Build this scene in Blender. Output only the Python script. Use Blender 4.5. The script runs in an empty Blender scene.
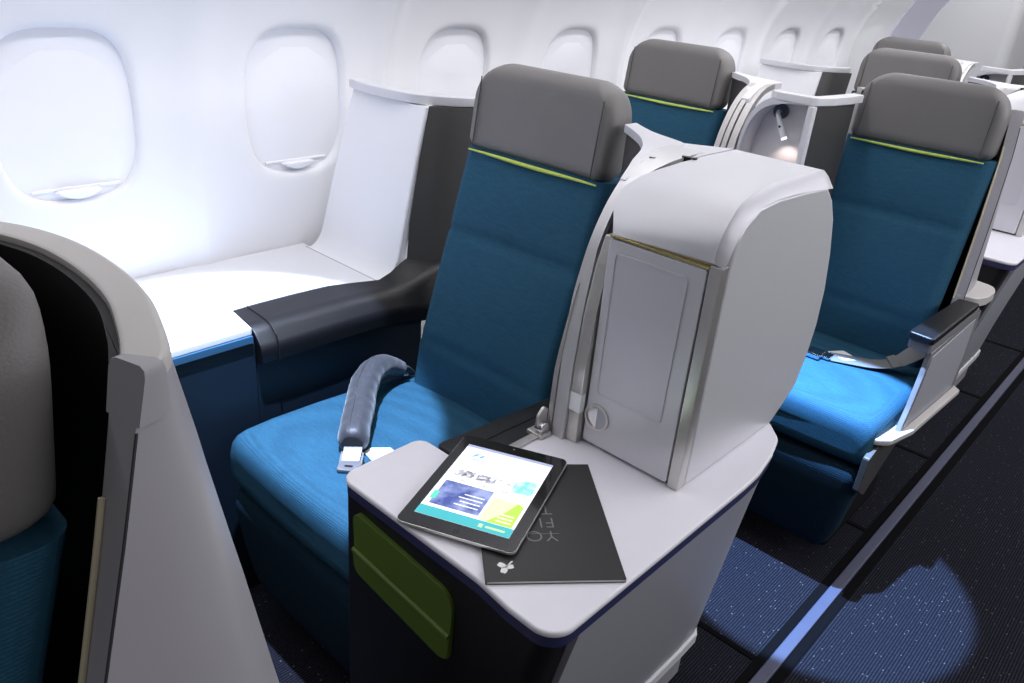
import bpy, bmesh, math, random
from mathutils import Vector, Matrix
random.seed(4)
S = bpy.context.scene
COL = S.collection
PI = math.pi

# ------------------------------------------------------------------ materials
def mat(name, col, rough=.5, metal=0., spec=.5, bump=None, coat=0., noise=None, emit=0., sheen=0.):
    m = bpy.data.materials.new(name); m.use_nodes = True
    nt = m.node_tree; b = nt.nodes['Principled BSDF']
    b.inputs['Base Color'].default_value = (*col, 1)
    b.inputs['Roughness'].default_value = rough
    b.inputs['Metallic'].default_value = metal
    b.inputs['Specular IOR Level'].default_value = spec
    b.inputs['Coat Weight'].default_value = coat
    if sheen: b.inputs['Sheen Weight'].default_value = sheen
    if emit:
        b.inputs['Emission Color'].default_value = (*col, 1); b.inputs['Emission Strength'].default_value = emit
    tc = nt.nodes.new('ShaderNodeTexCoord')
    if noise:                                   # (scale, amount): subtle wear in the colour
        n = nt.nodes.new('ShaderNodeTexNoise'); n.inputs['Scale'].default_value = noise[0]; n.inputs['Detail'].default_value = 4
        r = nt.nodes.new('ShaderNodeMixRGB'); r.blend_type = 'MIX'
        k = noise[1]
        r.inputs[1].default_value = (*[c * (1 - k) for c in col], 1); r.inputs[2].default_value = (*[min(1, c * (1 + k)) for c in col], 1)
        nt.links.new(tc.outputs['Object'], n.inputs['Vector']); nt.links.new(n.outputs['Fac'], r.inputs[0]); nt.links.new(r.outputs[0], b.inputs['Base Color'])
    if bump:                                    # (scale, strength)
        n = nt.nodes.new('ShaderNodeTexNoise'); n.inputs['Scale'].default_value = bump[0]; n.inputs['Detail'].default_value = 3
        bp = nt.nodes.new('ShaderNodeBump'); bp.inputs['Strength'].default_value = bump[1]; bp.inputs['Distance'].default_value = .002
        nt.links.new(tc.outputs['Object'], n.inputs['Vector']); nt.links.new(n.outputs['Fac'], bp.inputs['Height']); nt.links.new(bp.outputs['Normal'], b.inputs['Normal'])
    return m

def fabric_mat(name, c0, c1, period=.0035):
    m = bpy.data.materials.new(name); m.use_nodes = True
    nt = m.node_tree; b = nt.nodes['Principled BSDF']; L = nt.links.new
    b.inputs['Roughness'].default_value = .85; b.inputs['Specular IOR Level'].default_value = .25
    tc = nt.nodes.new('ShaderNodeTexCoord')
    w1 = nt.nodes.new('ShaderNodeTexWave'); w1.bands_direction = 'X'; w1.inputs['Scale'].default_value = .314 / period; w1.inputs['Distortion'].default_value = 2.5; w1.inputs['Detail'].default_value = 2; w1.inputs['Detail Scale'].default_value = 3
    w2 = nt.nodes.new('ShaderNodeTexWave'); w2.bands_direction = 'Z'; w2.inputs['Scale'].default_value = .314 / period; w2.inputs['Distortion'].default_value = 2.5; w2.inputs['Detail'].default_value = 2; w2.inputs['Detail Scale'].default_value = 3
    w3 = nt.nodes.new('ShaderNodeTexNoise'); w3.inputs['Scale'].default_value = 14; w3.inputs['Detail'].default_value = 5
    mp = nt.nodes.new('ShaderNodeMapping'); mp.inputs['Scale'].default_value = (3, 12, 12)
    L(tc.outputs['Object'], mp.inputs['Vector']); L(mp.outputs[0], w3.inputs['Vector'])
    L(tc.outputs['Object'], w1.inputs['Vector']); L(tc.outputs['Object'], w2.inputs['Vector'])
    ad = nt.nodes.new('ShaderNodeMath'); ad.operation = 'MULTIPLY'; L(w1.outputs['Fac'], ad.inputs[0]); L(w2.outputs['Fac'], ad.inputs[1])
    a2 = nt.nodes.new('ShaderNodeMath'); a2.operation = 'ADD'; a2.use_clamp = True
    h = nt.nodes.new('ShaderNodeMath'); h.operation = 'MULTIPLY'; h.inputs[1].default_value = .55
    L(ad.outputs[0], h.inputs[0]); 
    h2 = nt.nodes.new('ShaderNodeMath'); h2.operation = 'MULTIPLY'; h2.inputs[1].default_value = .7; L(w3.outputs['Fac'], h2.inputs[0])
    L(h.outputs[0], a2.inputs[0]); L(h2.outputs[0], a2.inputs[1])
    mx = nt.nodes.new('ShaderNodeMixRGB'); mx.inputs[1].default_value = (*c0, 1); mx.inputs[2].default_value = (*c1, 1)
    L(a2.outputs[0], mx.inputs[0]); L(mx.outputs[0], b.inputs['Base Color'])
    bp = nt.nodes.new('ShaderNodeBump'); bp.inputs['Strength'].default_value = .35; bp.inputs['Distance'].default_value = .0012
    L(ad.outputs[0], bp.inputs['Height']); L(bp.outputs['Normal'], b.inputs['Normal'])
    return m

def carpet_mat():
    m = bpy.data.materials.new('carpet'); m.use_nodes = True
    nt = m.node_tree; b = nt.nodes['Principled BSDF']; L = nt.links.new
    b.inputs['Roughness'].default_value = .95; b.inputs['Specular IOR Level'].default_value = .1
    tc = nt.nodes.new('ShaderNodeTexCoord')
    w = nt.nodes.new('ShaderNodeTexWave'); w.bands_direction = 'X'; w.inputs['Scale'].default_value = .314 / .0062; w.inputs['Distortion'].default_value = .6; w.inputs['Detail Scale'].default_value = 20
    L(tc.outputs['Object'], w.inputs['Vector'])
    n = nt.nodes.new('ShaderNodeTexNoise'); n.inputs['Scale'].default_value = 130; n.inputs['Detail'].default_value = 2; L(tc.outputs['Object'], n.inputs['Vector'])
    mu = nt.nodes.new('ShaderNodeMath'); mu.operation = 'MULTIPLY'; L(w.outputs['Fac'], mu.inputs[0]); L(n.outputs['Fac'], mu.inputs[1])
    mx = nt.nodes.new('ShaderNodeMixRGB'); mx.inputs[1].default_value = (.004, .004, .006, 1); mx.inputs[2].default_value = (.040, .041, .062, 1)
    L(mu.outputs[0], mx.inputs[0])
    v = nt.nodes.new('ShaderNodeTexVoronoi'); v.inputs['Scale'].default_value = 1; v.inputs['Randomness'].default_value = .55
    mp = nt.nodes.new('ShaderNodeMapping'); mp.inputs['Scale'].default_value = (74, 52, 1); L(tc.outputs['Object'], mp.inputs['Vector']); L(mp.outputs[0], v.inputs['Vector'])
    lt = nt.nodes.new('ShaderNodeMath'); lt.operation = 'LESS_THAN'; lt.inputs[1].default_value = .105; L(v.outputs['Distance'], lt.inputs[0])
    m2 = nt.nodes.new('ShaderNodeMixRGB'); m2.inputs[2].default_value = (.13, .135, .14, 1); L(lt.outputs[0], m2.inputs[0]); L(mx.outputs[0], m2.inputs[1])
    L(m2.outputs[0], b.inputs['Base Color'])
    bp = nt.nodes.new('ShaderNodeBump'); bp.inputs['Strength'].default_value = .6; bp.inputs['Distance'].default_value = .002; L(mu.outputs[0], bp.inputs['Height']); L(bp.outputs['Normal'], b.inputs['Normal'])
    return m

M = {}
M['wall'] = mat('wall_plastic', (.80, .80, .83), .45, noise=(6, .01))
M['shade'] = mat('shade_plastic', (.82, .82, .86), .5, noise=(9, .01))
M['bulk'] = mat('bulkhead_laminate', (.62, .62, .63), .55, noise=(5, .02))
M['lip'] = mat('pillar_plastic', (.56, .56, .66), .5, noise=(5, .02))
M['white'] = mat('white_shell', (.80, .80, .83), .4, noise=(7, .01))
M['shelf'] = mat('shelf_laminate', (.72, .72, .75), .35, noise=(7, .01))
M['silver'] = mat('silver_paint', (.655, .65, .69), .36, .25, noise=(30, .015))
M['silver2'] = mat('silver_panel', (.62, .61, .66), .42, .2, noise=(30, .015))
M['panel_grey'] = mat('grey_side_panel', (.42, .42, .465), .4, .2, noise=(30, .015))
M['table'] = mat('table_laminate', (.76, .745, .80), .42, noise=(40, .02))
M['edge'] = mat('table_edge', (.72, .71, .74), .3, noise=(40, .01))
M['alu'] = mat('brushed_aluminium', (.62, .60, .58), .3, .75, noise=(50, .04))
M['satin'] = mat('satin_aluminium', (.60, .595, .61), .36, .5, noise=(50, .03))
M['steel'] = mat('polished_steel', (.7, .7, .72), .15, 1., noise=(20, .02))
M['gold'] = mat('gold_reflection', (.62, .52, .26), .25, .9, noise=(30, .05))  # colour of the reflection in the gap above the door
M['dark_gap'] = mat('dark_gap', (.035, .035, .04), .6, noise=(20, .05))
M['grey_leather'] = mat('grey_leather', (0.1591, 0.1505, 0.1479), .5, bump=(420, .25), noise=(14, .05))
M['dark_leather'] = mat('charcoal_leather', (.054, .052, .052), .5, bump=(420, .2), noise=(14, .05))
M['black_leather'] = mat('black_leather', (.005, .005, .0065), .40, spec=.4, bump=(420, .25), noise=(14, .06))
M['black'] = mat('black_plastic', (.006, .006, .007), .45, noise=(14, .05))
M['navy'] = mat('navy_panel', (.003, .010, .021), .5, noise=(14, .05))
M['shadow_gap'] = mat('navy_shadow_gap', (.03, .033, .10), .4, noise=(14, .05))  # shade of the gap under the tabletop, painted navy
M['teal_reflection'] = mat('teal_edge_reflection', (.03, .10, .19), .4, noise=(14, .05))  # teal reflected on the shelf edge, painted in as its colour
M['green'] = mat('olive_green_plastic', (.075, .13, .012), .5, noise=(8, .05))
M['piping'] = mat('lime_piping', (.52, .62, .10), .6, noise=(60, .08))
M['fabric'] = fabric_mat('teal_fabric', (.011, .052, .094), (.025, .112, .190))
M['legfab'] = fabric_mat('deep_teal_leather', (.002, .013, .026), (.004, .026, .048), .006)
M['belt'] = mat('belt_webbing', (.032, .033, .042), .45, bump=(300, .4), noise=(40, .12), sheen=.3)
M['belt_foil'] = mat('belt_sleeve_grey', (.22, .22, .24), .35, .4, noise=(60, .15))
M['strap'] = mat('grey_strap_webbing', (.15, .15, .15), .5, bump=(300, .4), noise=(40, .08))
M['tag'] = mat('white_tag', (.85, .86, .88), .6, noise=(30, .01))
M['beige'] = mat('beige_plastic', (.52, .49, .475), .42, noise=(20, .02))
M['greypl'] = mat('grey_shell_plastic', (.36, .345, .375), .42, noise=(20, .02))
M['arm_grey'] = mat('armrest_grey', (.20, .195, .21), .42, noise=(20, .02))
M['cream'] = mat('cream_trim', (.60, .52, .36), .5, noise=(20, .03))
M['lining'] = mat('black_lining', (.010, .010, .011), .7, noise=(20, .05))
M['carpet'] = carpet_mat()
M['track'] = mat('track_cover', (.065, .07, .115), .45, noise=(25, .1))
M['rubber'] = mat('black_rubber', (.003, .003, .004), .9, spec=.08, noise=(25, .1))
M['book'] = mat('book_cover', (.023, .022, .022), .5, noise=(20, .05))
M['paper'] = mat('paper', (.78, .77, .74), .7, noise=(60, .04))
M['foil'] = mat('silver_foil', (.62, .62, .62), .35, .5, noise=(30, .02))
M['glass_black'] = mat('black_glass', (.004, .004, .005), .12, coat=.3, noise=(10, .02))
M['nookdisc'] = mat('lamp_disc', (.05, .07, .11), .3, .4, noise=(30, .05))
M['warm'] = mat('nook_back', (.74, .71, .73), .35, .2, noise=(12, .06))
M['lampglow'] = mat('lamp_tip', (1., .97, .95), .3, emit=1.5)

# ------------------------------------------------------------------ mesh helpers
def build(name, vf, m, root=None, base=None, ang=35, wn=True, sub=0, kind=None, label=None):
    v, f = vf
    if base is None: base = root['_b'] if root is not None and '_b' in root else (0, 0, 0)
    b = Vector(base)
    me = bpy.data.meshes.new(name)
    me.from_pydata([Vector(p) - b for p in v], [], f)
    bm = bmesh.new(); bm.from_mesh(me)
    bmesh.ops.recalc_face_normals(bm, faces=bm.faces); bm.to_mesh(me); bm.free()
    for p in me.polygons: p.use_smooth = True
    me.set_sharp_from_angle(angle=math.radians(ang))
    me.materials.append(m)
    o = bpy.data.objects.new(name, me); COL.objects.link(o)
    if sub:
        s = o.modifiers.new('s', 'SUBSURF'); s.levels = s.render_levels = sub
    if wn:
        w = o.modifiers.new('w', 'WEIGHTED_NORMAL'); w.keep_sharp = True
    if root is not None: o.parent = root; o['_b'] = tuple(base)
    else: o.location = b; o['_b'] = tuple(base)
    if kind: o['kind'] = kind
    if label: o['label'] = label
    return o

def thing(name, label, cat, base, group=None):
    o = bpy.data.objects.new(name, None); COL.objects.link(o); o.empty_display_size = .1
    o.location = base; o['_b'] = tuple(base); o['label'] = label; o['category'] = cat
    if group: o['group'] = group
    return o

def tag(o, label, cat, group=None):
    o['label'] = label; o['category'] = cat
    if group: o['group'] = group
    return o

def copy_tree(o, parent=None):
    c = o.copy(); COL.objects.link(c)
    if parent is not None: c.parent = parent
    for ch in list(o.children): copy_tree(ch, c)
    return c

def dup(o, d, label, group=None):
    c = copy_tree(o); c.location = Vector(o.location) + Vector(d); c['label'] = label
    if group: c['group'] = group
    return c

def merge(*vfs):
    V, F = [], []
    for v, f in vfs:
        n = len(V); V += list(v); F += [tuple(i + n for i in q) for q in f]
    return V, F

def round_poly(pts, r, n=6):
    """polygon with its corners filleted; r one radius or a list"""
    out = []; N = len(pts)
    for i in range(N):
        p = Vector(pts[i]); a = Vector(pts[i - 1]); b = Vector(pts[(i + 1) % N])
        ri = r[i] if isinstance(r, (list, tuple)) else r
        u = (a - p); w = (b - p)
        if ri <= 0 or u.length < 1e-6 or w.length < 1e-6: out.append(tuple(p)); continue
        lu, lw = u.length, w.length; u.normalize(); w.normalize()
        an = u.angle(w)
        if an > PI - .05: out.append(tuple(p)); continue
        t = min(ri / math.tan(an / 2), lu * .49, lw * .49); rr = t * math.tan(an / 2)
        c = p + (u + w).normalized() * (rr / math.sin(an / 2))
        s = p + u * t; e = p + w * t
        a0 = math.atan2((s - c).y, (s - c).x); a1 = math.atan2((e - c).y, (e - c).x)
        d = (a1 - a0 + PI) % (2 * PI) - PI
        for k in range(n + 1):
            q = a0 + d * k / n; out.append((c.x + rr * math.cos(q), c.y + rr * math.sin(q)))
    return out

def to3(p, ax, h):
    if ax == 'z': return (p[0], p[1], h)
    if ax == 'x': return (h, p[0], p[1])      # outline is (y, z)
    return (p[0], h, p[1])                    # 'y': outline is (x, z)

def prism(pts, ax, lo, hi, bev=0., seg=3, bev_lo=True):
    """outline extruded along an axis, rim edges rounded"""
    bm = bmesh.new()
    a = [bm.verts.new(to3(p, ax, lo)) for p in pts]; b = [bm.verts.new(to3(p, ax, hi)) for p in pts]
    fa = bm.faces.new(a[::-1]); fb = bm.faces.new(b); n = len(pts)
    for i in range(n): bm.faces.new((a[i], a[(i + 1) % n], b[(i + 1) % n], b[i]))
    bmesh.ops.recalc_face_normals(bm, faces=bm.faces)
    if bev > 0:
        ed = list(fb.edges) + (list(fa.edges) if bev_lo else [])
        bmesh.ops.bevel(bm, geom=ed, offset=bev, segments=seg, profile=.5, affect='EDGES', clamp_overlap=True)
    bm.verts.index_update()
    v = [tuple(x.co) for x in bm.verts]; f = [tuple(x.index for x in q.verts) for q in bm.faces]; bm.free()
    return v, f

def box(x0, x1, y0, y1, z0, z1, bev=.003, seg=2):
    bm = bmesh.new(); bmesh.ops.create_cube(bm, size=1)
    for v in bm.verts: v.co = Vector(((x0 + x1) / 2 + v.co.x * (x1 - x0), (y0 + y1) / 2 + v.co.y * (y1 - y0), (z0 + z1) / 2 + v.co.z * (z1 - z0)))
    if bev: bmesh.ops.bevel(bm, geom=list(bm.edges), offset=bev, segments=seg, profile=.5, affect='EDGES', clamp_overlap=True)
    bm.verts.index_update()
    v = [tuple(x.co) for x in bm.verts]; f = [tuple(x.index for x in q.verts) for q in bm.faces]; bm.free()
    return v, f

def loft(secs, closed=True, caps=True):
    n = len(secs[0]); V = [p for s in secs for p in s]; F = []
    for i in range(len(secs) - 1):
        for j in range(n if closed else n - 1):
            k = (j + 1) % n
            F.append((i * n + j, i * n + k, (i + 1) * n + k, (i + 1) * n + j))
    if caps and closed:
        F.append(tuple(range(n))[::-1]); F.append(tuple((len(secs) - 1) * n + j for j in range(n)))
    return V, F

def tube(path, r, n=10, rs=None, flat=None):
    P = [Vector(p) for p in path]; secs = []; up = Vector((0, 0, 1)); prev = None
    for i, p in enumerate(P):
        t = (P[min(i + 1, len(P) - 1)] - P[max(i - 1, 0)]).normalized()
        if prev is None:
            a = t.cross(up)
            if a.length < .05: a = t.cross(Vector((1, 0, 0)))
        else: a = prev - t * prev.dot(t)
        a.normalize(); prev = a; b = a.cross(t)
        rr = rs[i] if rs else r
        ra, rb = (rr, rr) if not flat else (rr, rr * flat)
        secs.append([tuple(p + a * ra * math.cos(2 * PI * k / n) + b * rb * math.sin(2 * PI * k / n)) for k in range(n)])
    return loft(secs)

def smooth_path(pts, n=8):
    P = [Vector(p) for p in pts]; out = []
    for i in range(len(P) - 1):
        p0 = P[max(i - 1, 0)]; p1 = P[i]; p2 = P[i + 1]; p3 = P[min(i + 2, len(P) - 1)]
        for k in range(n):
            t = k / n
            out.append(.5 * ((2 * p1) + (p2 - p0) * t + (2 * p0 - 5 * p1 + 4 * p2 - p3) * t * t + (3 * p1 - p0 - 3 * p2 + p3) * t ** 3))
    out.append(P[-1]); return [tuple(q) for q in out]

def disc(c, r, ax, t, n=32, bev=.001):
    pts = [(r * math.cos(2 * PI * k / n), r * math.sin(2 * PI * k / n)) for k in range(n)]
    if ax == 'y': pts = [(c[0] + a, c[2] + b) for a, b in pts]; return prism(pts, 'y', c[1] - t, c[1], bev, 2)
    if ax == 'z': pts = [(c[0] + a, c[1] + b) for a, b in pts]; return prism(pts, 'z', c[2], c[2] + t, bev, 2)
    pts = [(c[1] + a, c[2] + b) for a, b in pts]; return prism(pts, 'x', c[0] - t, c[0], bev, 2)

def ring(c, r0, r1, y0, y1, n=36):
    """a flat ring round an axis along y"""
    V = []; F = []
    for k in range(n):
        a = 2 * PI * k / n; ca, sa = math.cos(a), math.sin(a)
        for r, y in ((r0, y1), (r0, y0), (r1, y0), (r1, y1)): V.append((c[0] + r * ca, y, c[1] + r * sa))
    for k in range(n):
        q = (k + 1) % n
        for j in range(4): F.append((k * 4 + j, k * 4 + (j + 1) % 4, q * 4 + (j + 1) % 4, q * 4 + j))
    return V, F

def ribbon(path, width_dir, w, t, rs=None):
    """flat strap following a path; width_dir a vector or list of vectors"""
    P = [Vector(p) for p in path]; secs = []
    for i, p in enumerate(P):
        tg = (P[min(i + 1, len(P) - 1)] - P[max(i - 1, 0)]).normalized()
        wd = Vector(width_dir[i] if isinstance(width_dir, list) else width_dir)
        wd = (wd - tg * wd.dot(tg)).normalized(); nn = tg.cross(wd)
        s = []
        for a, b in ((-1, -.6), (-.94, -1), (.94, -1), (1, -.6), (1, .6), (.94, 1), (-.94, 1), (-1, .6)): s.append(tuple(p + wd * a * w / 2 + nn * b * t / 2))
        secs.append(s)
    return loft(secs)

def lerp(a, b, t): return a + (b - a) * t
def interp(tab, x):
    if x <= tab[0][0]: return tab[0][1]
    for (x0, y0), (x1, y1) in zip(tab, tab[1:]):
        if x <= x1: return lerp(y0, y1, (x - x0) / (x1 - x0))
    return tab[-1][1]

# ------------------------------------------------------------------ cabin shell
def wx(z):                                       # the side wall leans in above the window centres
    if z <= 1.06: return 0.
    d = z - 1.06
    return 1.25 * d * d if d < .24 else 1.25 * .0576 + .6 * (d - .24)

WP, W0 = .5235, .588                              # window pitch, first window
WIN = [W0 + WP * n for n in range(8)]
WZ, WHY, WHZ = 1.023, .134, .170

def sup(a, hy, hz, e=3.1):
    c, s = math.cos(a), math.sin(a)
    r = (abs(c / hy) ** e + abs(s / hz) ** e) ** (-1 / e)
    return r * c, r * s

def wall_rib(y):                                 # soft pillar between windows, a stepped joint between panels
    k = (y - W0 - WP / 2) / WP; i = round(k); d = (k - i) * WP
    if i % 2 == 1: return .020 * math.exp(-(d / .035) ** 2) - (.010 * math.exp(-((d - .004) / .006) ** 2))
    return .011 * math.exp(-(d / .05) ** 2)

def wall_mesh():
    V, F = [], []
    NA = 96
    zlo, zhi = .40, 1.32
    ys = [W0 + WP * n for n in range(-1, 9)]
    for cy in ys:
        y0, y1 = cy - WP / 2, cy + WP / 2
        base = len(V); rows = []
        win = cy < WIN[-1] + .1
        # rectangle loop matched to angle
        def rect(a):
            c, s = math.cos(a), math.sin(a); t = 1e9
            if c > 1e-9: t = min(t, (y1 - cy) / c)
            if c < -1e-9: t = min(t, (y0 - cy) / c)
            if s > 1e-9: t = min(t, (zhi - WZ) / s)
            if s < -1e-9: t = min(t, (zlo - WZ) / s)
            return c * t, s * t
        angs = [2 * PI * k / NA for k in range(NA)]
        corners = [math.atan2(z - WZ, y) % (2 * PI) for y in (-WP / 2, WP / 2) for z in (zlo, zhi)]
        for cc in corners:
            k = min(range(NA), key=lambda i: abs(angs[i] - cc)); angs[k] = cc
        loops = []
        if win:
            loops += [(.93, .024), (.955, .0235), (.975, .022), (.988, .0175), (.995, .012), (1.006, .007), (1.03, .003), (1.07, .0008), (1.12, 0.)]
        else: loops += [(.2, 0), (1.12, 0.)]
        for sc, dep in loops:
            rows.append([(cy + sup(a, WHY * sc, WHZ * sc)[0], WZ + sup(a, WHY * sc, WHZ * sc)[1], dep) for a in angs])
        NR = 12
        for k in range(1, NR + 1):
            t = k / NR; row = []
            for a in angs:
                p = sup(a, WHY * 1.12, WHZ * 1.12); q = rect(a)
                row.append((cy + lerp(p[0], q[0], t), WZ + lerp(p[1], q[1], t), 0.))
            rows.append(row)
        for row in rows:
            for (y, z, dep) in row: V.append((wx(z) + wall_rib(y) - dep, y, z))
        for i in range(len(rows) - 1):
            for j in range(NA):
                k = (j + 1) % NA
                F.append((base + i * NA + j, base + i * NA + k, base + (i + 1) * NA + k, base + (i + 1) * NA + j))
        F.append(tuple(base + j for j in range(NA)))
    # bands below and above the windows
    for (za, zb, nz) in ((0., zlo, 4), (zhi, 1.9, 10)):
        ny = 10 * 53; base = len(V); Y0, Y1 = ys[0] - WP / 2, ys[-1] + WP / 2
        for i in range(nz + 1):
            z = lerp(za, zb, i / nz)
            for j in range(ny + 1):
                y = lerp(Y0, Y1, j / ny); V.append((wx(z) + wall_rib(y), y, z))
        for i in range(nz):
            for j in range(ny): F.append((base + i * (ny + 1) + j, base + i * (ny + 1) + j + 1, base + (i + 1) * (ny + 1) + j + 1, base + (i + 1) * (ny + 1) + j))
    return V, F

build('wall_left', wall_mesh(), M['wall'], ang=50, wn=False, kind='structure')

for i, cy in enumerate(WIN):
    def shade_loop(sc, x): return [(wx(WZ + sup(2 * PI * k / 64, WHY * sc, WHZ * sc)[1]) + x, cy + sup(2 * PI * k / 64, WHY * sc, WHZ * sc)[0], WZ + sup(2 * PI * k / 64, WHY * sc, WHZ * sc)[1]) for k in range(64)]
    w = build(f'window_{i+1}', loft([shade_loop(.993, -.0200), shade_loop(.991, -.0165), shade_loop(.95, -.0155), shade_loop(.5, -.0155), shade_loop(.05, -.0155)]), M['shade'], base=(0, cy, WZ - WHZ), kind='structure')
    # pull lip across the bottom of the blind and a crescent grip
    zb = WZ - WHZ * .86
    hw = sup(math.asin(.0) , WHY, WHZ)[0]
    build('shade_lip', box(-.018, -.011, cy - .088, cy + .088, zb, zb + .006, .002), M['shade'], w, base=(0, cy, WZ - WHZ))
    cres = []
    for k in range(13):
        t = -1 + 2 * k / 12; cres.append((cy + .045 * t, zb - .002 - .016 * (1 - t * t)))
    for k in range(1, 12):
        t = 1 - 2 * k / 12; cres.append((cy + .045 * t, zb + .001))
    build('shade_handle', prism(cres, 'x', -.020, .002, .004, 3), M['shade'], w, base=(0, cy, WZ - WHZ))

# far end of the cabin: closing pillar, bulkhead and the doorway beside it
build('trim_1', loft([[(0.0, 5.0, z) , (.012, 5.0, z), (.04, 5.38, z), (.05, 5.42, z), (0, 5.42, z)] for z in (0, 1.06)] + [[(wx(z), 5.0, z), (wx(z) + .012, 5.0, z), (wx(z) + .04, 5.38, z), (wx(z) + .05, 5.42, z), (wx(z), 5.42, z)] for z in (1.15, 1.3, 1.5, 1.9)]), M['lip'], kind='structure')
build('wall_back', prism(round_poly([(0, 5.42), (.56, 5.42), (.56, 5.9), (0, 5.9)], [0, .07, 0, 0], 8), 'z', 0, 2.1), M['bulk'], kind='structure')
build('wall_aft', box(.56, 2.6, 5.95, 6.0, 0, 2.1, 0), M['bulk'], wn=False, kind='structure')

build('floor', box(0, 3.0, -.6, 6.0, -.05, 0, 0), M['carpet'], wn=False, kind='structure')
# seat-track cover between two dark gaps
def rail(x0, x1, z, y0=-.4, y1=5.9):
    return prism(round_poly([(x0, 0), (x1, 0), (x1, z), (x0, z)], [0, 0, .003, .003], 3), 'y', y0, y1)
build('trim_2', rail(1.338, 1.366, .010), M['track'], kind='structure')
build('trim_3', merge(rail(1.314, 1.3375, .003), rail(1.3665, 1.388, .003)), M['rubber'], kind='structure')
for k, y in enumerate((.735, 1.395, 2.065, 2.62, 3.25, 3.9)):
    build(f'trim_{k+4}', box(.9, 1.313, y - .008, y + .008, 0, .003, .001, 1), M['rubber'], kind='structure')

# ------------------------------------------------------------------ seats
def rrect(hw, t0, t1, r, n=6, bow=0.):
    """rounded-rectangle section in (x, y): front at t0, back at t1"""
    p = round_poly([(-hw, t0), (hw, t0), (hw, t1), (-hw, t1)], r, n)
    return p

def dense(pts, step=.02, ks=(6, 2, 6, 2)):
    """round_poly output of a four-cornered section with its straight sides cut evenly"""
    n = len(pts) // 4; out = []
    for c in range(4):
        q = pts[c * n:(c + 1) * n]; out += q
        a, b = Vector(q[-1]), Vector(pts[((c + 1) * n) % len(pts)]); k = 14 if c % 2 == 0 else 3
        out += [tuple(a.lerp(b, j / k)) for j in range(1, k)]
    return out

CX, SY, SZ = .681, 1.22, 1.003                    # seat centre, seam of the headrest

def ybk(z): return SY - .29 * (SZ - z) if z > .58 else SY - .29 * (SZ - .58) - .06 * (.58 - z)

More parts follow.
